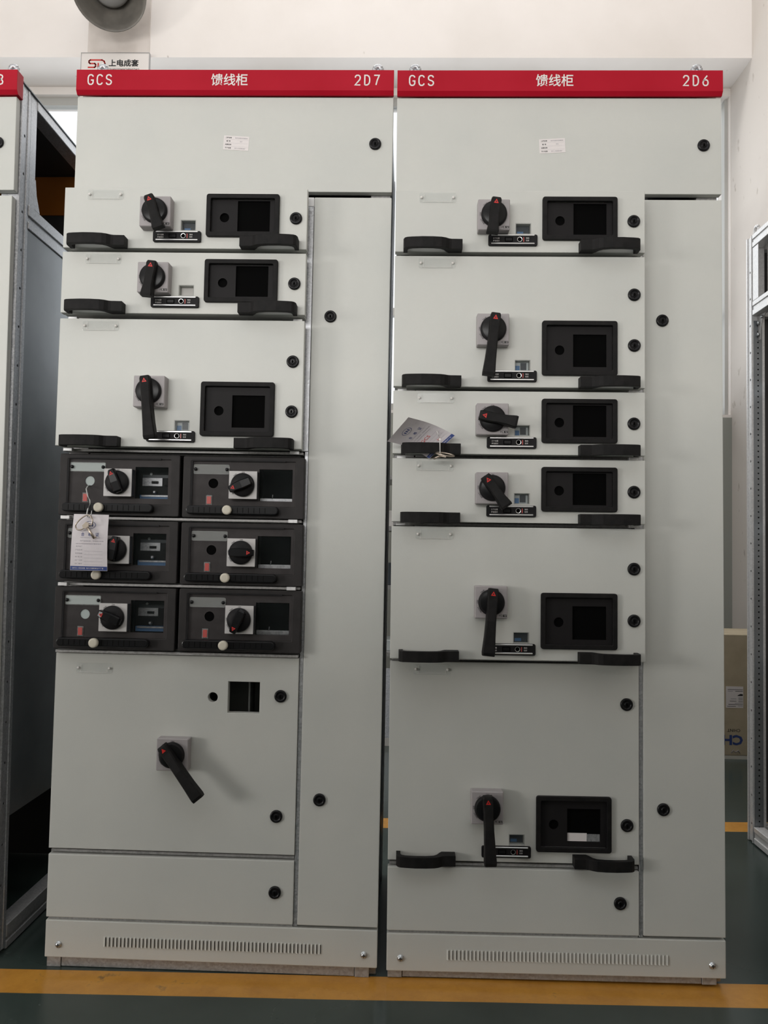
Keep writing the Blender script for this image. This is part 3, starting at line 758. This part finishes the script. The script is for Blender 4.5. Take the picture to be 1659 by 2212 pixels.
def cert_print(P, root, lift, extra):
    """print that lies on the curved card; u to the right, v downwards"""
    mats = ['ink_blue', 'ink_pale', 'ink_white', 'ink_red']
    mb = MB(*mats)
    def put(me, u0, u1, v0, v1, ink):
        xs = [v.co.x for v in me.vertices]; ys = [v.co.y for v in me.vertices]
        a, b_, c, d = min(xs), max(xs), min(ys), max(ys); vs = []
        for v in me.vertices:
            p = P(u0 + (v.co.x - a) / (b_ - a) * (u1 - u0), v1 + (v.co.y - c) / (d - c) * (v0 - v1)); vs.append((p[0], p[1] - lift, p[2]))
        mb._add(vs, [tuple(p.vertices) for p in me.polygons], mats.index(ink))
    def bar(u0, u1, v0, v1, ink, n=8, l=1.0):
        for i in range(n):
            a, b_ = u0 + (u1 - u0) * i / n, u0 + (u1 - u0) * (i + 1) / n
            q = [P(a, v1), P(b_, v1), P(b_, v0), P(a, v0)]
            mb._add([(p[0], p[1] - lift * l, p[2]) for p in q], [(0, 1, 2, 3)], mats.index(ink))
    bar(.005, .995, .925, .995, 'ink_blue', l=.6)
    put(text_mesh('GB7251.1低压成套  电力工程配套生产厂家'), .06, .90, .945, .972, 'ink_white')
    for t, u0, u1, v0, v1, ink in CERT: put(text_mesh(t, .01 if ink == 'ink_blue' else 0), u0, u1, v0, v1, ink)
    for v in (.655, .717, .777, .837, .897): bar(.38, .88, v, v + .0025, 'ink_pale', 4)
    # oval emblem with three upright bars
    for k in range(28):
        a0, a1 = 2 * PI * k / 28, 2 * PI * (k + 1) / 28
        q = [P(.5 + r * math.cos(a), .19 + r * .42 * math.sin(a)) for r, a in ((.165, a0), (.165, a1), (.150, a1), (.150, a0))]
        mb._add([(p[0], p[1] - lift, p[2]) for p in q], [(0, 1, 2, 3)], 0)
    for c in (-.07, 0, .07): bar(.5 + c - .018, .5 + c + .018, .165, .215, 'ink_blue', 1)
    for e in extra: put(text_mesh(e[0]), *e[1:])
    mb.build('card_print', root)

# tag hanging from the upper left half drawer
tagL = thing('certificate_tag', 'white certificate card with blue bottom band hanging below a half drawer', 'tag', FRAME['L'] @ T(100, -52, 955), 'certificate tags')
def PL(u, v):
    # drawer coordinates minus the tag's origin (100, -52, 955)
    bow = 5 * math.sin(PI * v) + 3 * math.sin(PI * u)
    xl, xr = -40 - 3 * v ** 2, 44 + 2.5 * v
    return (xl + (xr - xl) * u, -15 - bow - 4 * v, (134 - 133 * v) + (1 - u) * .6)
mb = MB('card'); sheet(mb, PL, 12, 12, .5); mb.build('card', tagL)
cert_print(PL, tagL, .35, [])
MB('string').tube([(-25, 34, 207), (-24, 20, 204), (-20, 2, 196), (-12, -6, 178), (-6, -8, 168), (-5, -8, 160), (-8, -14, 147), (-7, -20, 136), (-3, -25, 128)], 1.4).tube([(0, -25.4, 126), (3, -20, 133), (1, -12, 143)], 1.0).build('string', tagL)
def cabinet_key(label, mw):
    k = thing('cabinet_key', label, 'key', mw, 'cabinet keys')
    loop = [(13, -9), (14, 0), (11, 8), (4, 13), (-4, 11), (-14, 4), (-23, -6), (-26, -14), (-22, -21), (-14, -22), (-6, -18), (-1, -12), (6, -10)]
    sm = []
    for i in range(len(loop)):
        p0, p1, p2, p3 = (Vector(loop[(i + j) % len(loop)]) for j in (-1, 0, 1, 2))
        for t in (0, .5):
            sm.append(.5 * ((2 * p1) + (-p0 + p2) * t + (2 * p0 - 5 * p1 + 4 * p2 - p3) * t * t + (-p0 + 3 * p1 - 3 * p2 + p3) * t ** 3))
    MB('key_metal').tube([(p.x, 0, p.y) for p in sm], 1.7, 8, closed=True).build('bow', k)
    MB('key_metal').prism([(-10, -12), (-1, -3), (6, -6), (6, -14), (1, -19), (-6, -19)], 'y', -2.4, 2.0, 0, bev=.5).build('hub', k)
    MB('key_metal').tube([(2, 0, -16), (11, 0, -29), (20, 0, -42)], 3.0, 12).build('shaft', k)
    MB('key_metal').tube([(19, 0, -40), (24, 0, -37.5)], 1.8, 8).build('bit', k)
    return k
cabinet_key('brass-tinted key with D-shaped bow lying on the hanging certificate card', FRAME['L'] @ T(98, -84, 1074))

# tag tucked behind the handle of the third 2D6 drawer
tagR = thing('certificate_tag', 'curled certificate card tucked behind a black handle, handwritten in red', 'tag', FRAME['R'] @ T(60, -90, 1240), 'certificate tags')
def PR(u, v):
    # u along the short edge (bottom-left a to b), v along the long edge
    a, b_, c, d = Vector((-72, -8, 36)), Vector((-24, -50, 86)), Vector((86, 9, 54)), Vector((27, 28, 1))
    w = 1 - (1 - v) ** 2
    p = (a * (1 - u) + b_ * u) * (1 - v) + (d * (1 - u) + c * u) * v
    y = (a.y * (1 - u) + b_.y * u) * (1 - w) + (d.y * (1 - u) + c.y * u) * w
    s = math.sin(PI * v)
    return (p.x + 2 * s, y, p.z + 7 * s)
mb = MB('card'); sheet(mb, PR, 12, 14, .5); mb.build('card', tagR)
cert_print(PR, tagR, .35, [('GCS', .30, .62, .59, .655, 'ink_red'), ('2#', .60, .72, .80, .84, 'ink_red')])
MB('white_plastic').tube([(43, 8, 65), (46, -4, 55), (49.5, -9.5, 42), (50, -9.8, 30), (50.5, -9, 11), (50.5, -3, 6)], 1.1).lathe([(2.6, 0), (2.6, 3)], (49.5, -8.5, 42), 10).build('cable_tie', tagR)
kr = thing('cabinet_key', 'key with wire bow hanging under the handle beside the tucked card', 'key', FRAME['R'] @ T(122, -100, 1247), 'cabinet keys')
MB('key_metal').tube([(21 * math.cos(2 * PI * k / 24), 12 * math.sin(2 * PI * k / 24), -3.2 * math.cos(2 * PI * k / 24) + 4.5 * math.sin(2 * PI * k / 24)) for k in range(24)], 1.6, 8, closed=True).build('bow', kr)
MB('key_metal').prism([(-14, -4), (2, -7), (4, -3), (-10, 2)], 'y', 2, 6, 0, bev=.4).build('hub', kr)
MB('key_metal').tube([(-10, 4, -3), (-26, 10, -9)], 2.6, 10).build('shaft', kr)

# ------------------------------------------------------------------ neighbouring cabinet cut by the left edge of the picture
mwN = Matrix.Translation((-.128, 0, .0003)) @ Euler((0, -.0105, 0)).to_matrix().to_4x4()
nb = thing('switchgear_cabinet', 'switchgear cabinet with galvanised side, cut off by the left picture edge', 'cabinet', mwN, 'feeder cabinets with red headers')
hd = MB('red').prism([(-12, 2212), (-12, 2160), (-5, 2151), (20, 2151), (20, 2212)], 'x', -800, 0, bev=.8).build('header', nb)
stroke_text(MB('ink_white'), 'GCS', -772, 23.2, 17.5, 2172, 2200, -12.4).build('series_lettering', hd)
MB('ink_white').text('馈线柜', -458, -366, 2171, 2202, -12.4, bold=.012).build('title_lettering', hd)
stroke_text(MB('ink_white'), '2D8', -99, 23.6, 17.5, 2172, 2200, -12.4).build('number_lettering', hd)
for ex in (-758, -42):
    e = MB('galv').lathe([(11, 0), (11, 8), (6, 10), (6, 34)], (ex, 50, 2204), 14, axis='z')
    e.tube([(ex + 9.5 * math.cos(2 * PI * k / 20), 50, 2250 + 9.5 * math.sin(2 * PI * k / 20)) for k in range(20)], 6.5, 8, closed=True).build('lifting_eye', nb)
d = MB('paint').box(-800, -6, 0, 20, 1907, 2149, bev=2, seg=2).build('bus_door', nb); place('lock', LOCK, d, (-50, 0, 2029))
d = MB('paint').box(-800, -200, 0, 20, 120, 1893, bev=2, seg=2).build('feeder_door', nb)
d = MB('paint').box(-192, -10, 0, 20, 120, 1893, bev=2, seg=2).build('cable_door', nb); place('lock', LOCK, d, (-146, 0, 1592)); place('lock', LOCK, d, (-146, 0, 416))
MB('paint').box(-800, 0, 0, 20, 26, 113, bev=2, seg=2).build('plinth', nb)
def holed_post(parent, name, length, holes, mat, loc, rot):
    """narrow punched strip: length along z, width 28, real round holes"""
    mb = plate(rr(0, 24, 0, length, 0), [circ(12, z, r, 8) for z, r in holes], 0, 2, (mat,))
    o = mb.build(name, parent, loc, rot); return o
# front right post of the neighbour, made of ridges and a punched strip
MB('galv').box(-50, -3, 22, 30, 10, 2198, bev=1).box(-50, -5, 30, 32, 10, 2198).box(-50, -3, 56, 64, 10, 2198, bev=1).box(-50, -5, 64, 74, 10, 2198).box(-50, -20, 32, 56, 10, 2198).build('post', nb)
MB('void').box(-19, -8, 33, 55, 10, 2198).build('post_core', nb)
holed_post(nb, 'punched_strip', 2188, [(60 + 100 * k, 4) for k in range(21)], 'galv', (-5, 32, 10), (0, 0, PI / 2))
for px, py in ((-797, 22), (-797, 650), (-53, 650)): MB('galv_dull').box(px, px + 50, py, py + 50, 10, 2198, bev=1.5).build('post', nb)
MB('galv').box(-7, -5, 75, 106, 1900, 2198).build('side_plate', nb)
MB('galv').prism([(106, 1985), (112, 1985), (120, 1945), (140, 1905), (106, 1905)], 'x', -9, -6).build('gusset', nb)
MB('galv').box(-45, -3, 106, 648, 2172, 2198, bev=1.5).build('top_side_rail', nb)
MB('galv').box(-45, -3, 75, 648, 1873, 1903, bev=2).box(-30, -7, 75, 648, 1858, 1873).box(-45, -3, 75, 648, 1838, 1858, bev=2).build('middle_side_rail', nb)
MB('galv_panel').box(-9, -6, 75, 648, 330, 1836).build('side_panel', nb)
MB('galv_dull').box(-45, -3, 75, 648, 30, 62, bev=2).box(-30, -7, 75, 648, 22, 30).box(-45, -3, 75, 648, 2, 22, bev=2).build('base_side_rail', nb)
MB('shade_sheet').box(-748, -46, 75, 505, 2186, 2188).build('roof_panel', nb)
MB('galv_panel').box(-800, 0, 22, 702, 2199, 2202).build('roof_sheet', nb)
MB('orange').box(-748, -47, 500, 504, 2060, 2184).build('barrier_board', nb, label='orange insulating board under the roof')
MB('shade_sheet').box(-748, -47, 504.5, 507, 70, 2060).build('rear_partition', nb)
MB('galv_panel').box(-800, 0, 702, 705, 10, 2200).build('back_panel', nb)
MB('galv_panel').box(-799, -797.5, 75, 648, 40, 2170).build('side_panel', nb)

# ------------------------------------------------------------------ empty frame cut by the right edge of the picture
ef = thing('open_cabinet', 'empty galvanised cabinet frame with punched posts, cut off by the right picture edge', 'cabinet', Matrix.Translation((2.10, 1.0, 0)))
# local axes: x into the frame (to the right), y towards the back, the seen side is the plane x = 0
for py in (-50, -850):
    p = MB('galv_lit').box(0, 48, py + 40, py + 50, 2, 2200, bev=1).box(4, 48, py + 38, py + 40, 2, 2200).box(0, 48, py + 6, py + 12, 2, 2200, bev=1).box(14, 48, py + 12, py + 38, 2, 2200).build('post', ef)
    holed_post(ef, 'punched_strip', 2190, [(60 + 100 * k, 4.5) for k in range(21)], 'galv', (4, py + 14, 6), (0, 0, PI / 2 - PI))  if False else None
    s_ = plate(rr(0, 26, 0, 2190, 0), [circ(13, 60 + 100 * k, 4.5, 8) for k in range(21)], 0, 2, ('galv_lit',)).build('punched_strip', ef, (4, py + 38, 6), (0, 0, -PI / 2))
    MB('void').box(7, 13, py + 13, py + 37, 6, 2196).build('post_core', ef)
    # inner strip punched every 20 mm
    sg = 1 if py == -50 else -1
    plate(rr(0, 30, 0, 1840, 0), [circ(15, 20 + 20 * k, 3, 8) for k in range(91)], 0, 2, ('galv_panel',)).build('modular_strip', ef, (7, py + (2.5 if py == -50 else 52), 40), (0, 0, 0))
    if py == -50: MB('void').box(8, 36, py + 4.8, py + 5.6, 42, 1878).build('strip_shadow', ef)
for px in (748,):
    for py in (-50, -850): MB('galv_lit').box(px, px + 50, py, py + 50, 2, 2200, bev=1.5).build('post', ef)
for z0, z1, nm in ((2150, 2198, 'top_rail'), (1898, 1950, 'middle_rail'), (4, 62, 'base_rail')):
    for px in (0, 760):
        MB('galv_lit').box(px, px + 38, -799, -51, z0, z0 + 20, bev=1.5).box(px + 4, px + 36, -799, -51, z0 + 20, z1 - 18).box(px, px + 38, -799, -51, z1 - 18, z1, bev=1.5).build(nm, ef)
    MB('galv_lit').box(51, 747, -38, -2, z0, z1, bev=1.5).build(nm, ef)
    MB('galv_lit').box(51, 747, -838, -802, z0, z1, bev=1.5).build(nm, ef)
# bright side plate of the top compartment and its punched inner angle
MB('galv_lit').box(2, 4, -95, -51, 1952, 2148).build('side_plate', ef)
plate(rr(0, 26, 0, 190, 3), [circ(13, z, 3.4, 8) for z in (12, 28, 44, 110, 128, 146, 168)], 0, 2, ('galv_dull',)).build('punched_angle', ef, (34, -97, 1954), (0, 0, -.9))
# gusset and bolts under the middle rail
MB('galv_dull').prism([(-45, 1896), (-110, 1896), (-80, 1872), (-68, 1840), (-66, 1806), (-45, 1806)], 'x', 22, 25).build('gusset', ef)
for by, bz in ((-56, 1826), (-58, 1868), (-84, 1884)): MB('screw').tube([(21.5, by, bz), (15, by, bz)], 6, 10).build('bolt', ef)
# punched cross brackets inside
for z in (1610, 1106, 594):
    hs = []
    for k in range(9):
        hs.append(rr(40 + k * 75, 66 + k * 75, 20, 31, 5, 3))
        for dx, dz in ((-12, 12), (-12, 38), (18, 10), (18, 40)): hs.append(circ(53 + k * 75 + dx, dz, 2.6, 6))
    b = plate(rr(0, 740, 0, 50, 1), hs, 0, 2, ('galv_lit',)).build('cross_bracket', ef, (60, -52, z), (0, 0, -PI / 2))
    MB('galv_lit').box(0, 740, 2.5, 26, 48, 50).build('bracket_flange', b)
MB('shade_sheet').box(742, 745, -798, -51, 64, 1896).build('far_panel', ef)
MB('shade_sheet').box(46, 746, .5, 3, 64, 2196).build('end_panel', ef)  # dark sheet added to paint the frame's shaded interior
MB('shade_sheet').box(40, 757, -798, -51, 2198.5, 2200).build('roof_panel', ef)
e = MB('galv_lit').tube([(30, -22 + 17 * math.cos(2 * PI * k / 20), 2226 + 17 * math.sin(2 * PI * k / 20)) for k in range(20)], 6, 8, closed=True).lathe([(10, 0), (10, 6), (6, 8), (6, 10)], (30, -22, 2200), 12, axis='z').build('lifting_eye', ef)

# ------------------------------------------------------------------ cardboard box behind, printed upside down
cb = thing('cardboard_box', 'tall tan cardboard box printed upside down beside the white wall', 'box', Matrix.Translation((2.24, 2.118, 0)))
MB('cardboard').box(0, 580, 0, 330, 18, 622, bev=3).build('carton', cb)
MB('tape', 'ink').box(-2, 582, -1, 331, 0, 17).build('pallet_tray', cb)
lb = MB('paper').box(236, 322, -.6, -.1, 255, 362).build('shipping_label', cb)
lt = MB('ink', 'ink_pale')
for k, (a, b_, z) in enumerate(((245, 320, 345), (245, 270, 337), (282, 320, 337), (298, 320, 306), (298, 320, 299), (298, 320, 292), (298, 320, 285), (260, 288, 299), (255, 288, 287), (280, 320, 277), (248, 320, 271), (295, 320, 264), (242, 285, 262))):
    lt.box(a, b_, -.9, -.65, z, z + 2.2, k % 2)
lt.prism([(292, 315), (320, 315), (320, 324), (308, 325), (298, 320)], 'y', -.9, -.65, 0)
lt.build('label_print', lb)
MB('ink_blue').text('CHINT', 95, 320, 69, 120, -.4, 0, rot=PI, bold=.04).build('brand_print', cb)
MB('ink').text('CHINT', 242, 307, 135, 150, -.4, 0, rot=PI, bold=.01).build('small_print', cb)
MB('ink_pale').tube([(262, -.3, 30), (272, -.3, 44), (284, -.3, 34), (296, -.3, 44), (306, -.3, 30)], 2, 4).build('cut_mark', cb)

# ------------------------------------------------------------------ signboard on the beam and high-bay lamp
sb = thing('signboard', 'white company signboard with red logo above the left red header', 'sign', Matrix.Translation((-1.182, 2.66, 3.69)))
MB('sign_white').box(3, 419, 2, 20, 3, 311).build('board', sb)
MB('sign_edge').box(0, 422, 0, 22, 311, 315).box(0, 422, 0, 22, 0, 3).box(0, 3, 0, 22, 3, 311).box(419, 422, 0, 22, 3, 311).build('board_edge', sb)
lg = MB('ink_red')
def band(pts, w, y):
    """flat logo stroke"""
    for (x0, z0), (x1, z1) in zip(pts, pts[1:]):
        dx, dz = x1 - x0, z1 - z0; l = math.hypot(dx, dz); nx, nz = -dz / l * w / 2, dx / l * w / 2
        ex, ez = dx / l * w / 2.4, dz / l * w / 2.4
        lg._add([(x0 - ex + nx, y, z0 - ez + nz), (x1 + ex + nx, y, z1 + ez + nz), (x1 + ex - nx, y, z1 + ez - nz), (x0 - ex - nx, y, z0 - ez - nz)], [(0, 1, 2, 3)])
LX, LZ = 48, 268
band([(LX + 82, LZ), (LX + 10, LZ), (LX + 3, LZ - 6), (LX + 3, LZ - 16), (LX + 10, LZ - 22), (LX + 38, LZ - 22), (LX + 44, LZ - 28), (LX + 44, LZ - 40), (LX + 38, LZ - 46), (LX, LZ - 46)], 9, 1.6)
band([(LX + 60, LZ - 22), (LX + 60, LZ - 46), (LX + 82, LZ - 46), (LX + 98, LZ - 36), (LX + 101, LZ - 22), (LX + 96, LZ - 8), (LX + 82, LZ)], 9, 1.6)
lg.build('logo', sb)
MB('ink').text('上电成套', 173, 357, 226, 272, 1.6, bold=.03).text('SHANGDIANCHENGTAO', 178, 360, 204, 216, 1.6, bold=.01).build('sign_lettering', sb)
for x in (60, 360): MB('sign_edge').box(x, x + 12, 20.5, 40, 290, 306).build('hanger', sb)

ax = Vector((.22, -.66, -.72)).normalized()
q = ax.to_track_quat('Z', 'Y')
c0 = Vector((-.917, 2.40, 4.20))
lamp = thing('high_bay_lamp', 'unlit grey bell lamp on the wall beam at the top left', 'lamp', Matrix.Translation(c0) @ q.to_matrix().to_4x4())
# local +z points out of the mouth; the mouth lies at z = 0
sh = MB('lamp_grey'); prof = [(75, -215), (100, -190), (150, -120), (185, -55), (198, -12), (208, 0), (208, 4), (203, 5), (194, -10), (181, -52), (146, -117), (96, -186), (70, -205)]
sh.lathe(prof, (0, 0, 0), 48, axis='z'); sh.build('lamp_shade', lamp)
MB('lamp_lens').lathe([(70, -200), (105, -150), (110, -120), (95, -98), (60, -86), (15, -82)], (0, 0, 0), 36, axis='z').build('lamp_diffuser', lamp)
MB('lamp_grey').lathe([(40, -330), (70, -320), (76, -216)], (0, 0, 0), 24, axis='z').build('lamp_housing', lamp)
inv = lamp.matrix_world.inverted()
p_a = inv @ (c0 - ax * .32); p_b = inv @ (c0 - ax * .45 + Vector((0, 0, .12))); p_c = inv @ Vector((-1.0, 2.70, 4.8))
MB('lamp_grey', s=1).tube([p_a, p_b, p_c], .02, 10).build('bracket_arm', lamp)

# ------------------------------------------------------------------ what shows in the slit between the two cabinets
rk = thing('parts_rack', 'parts rack seen through the slit between the two cabinets', 'rack', Matrix.Translation((.55, 2.35, 0)))
for x in (0, 440):
    for y in (0, 360): MB('galv_dull').box(x, x + 40, y, y + 40, 0, 1450, bev=1.5).build('post', rk)
for z in (440, 800, 1120, 1400): MB('galv_dull').box(0, 480, -2, 402, z, z + 22).build('shelf', rk)
lp = thing('sheet_metal_offcut', 'pale sheet metal piece leaning at the foot of the parts rack', 'metal sheet', Matrix.Translation((.60, 2.20, 0)))
MB('galv').prism([(0, 0), (40, 0), (118, 380), (112, 382)], 'x', 0, 330).build('sheet', lp)
MB('white_plastic').box(0, 330, -3, -.5, 0, 40).build('white_edge', lp)
for k, (x, z, w_, h_, mt_) in enumerate(((120, 462, 200, 60, 'flag_pale'), (90, 822, 260, 120, 'flag_dark'), (110, 1142, 240, 90, 'white_plastic'))):
    t_ = MB(mt_).box(0, w_, 0, 200, 0, h_, bev=4).build('parts_carton', None)
    t_.location = (.55 + x * .001, 2.40, (z + .5) * .001)
    tag(t_, ['pale carton on the lowest shelf of the rack behind the slit', 'dark carton on the middle shelf of the rack behind the slit', 'white carton on the upper shelf of the rack behind the slit'][k], 'carton', 'cartons on the rack')
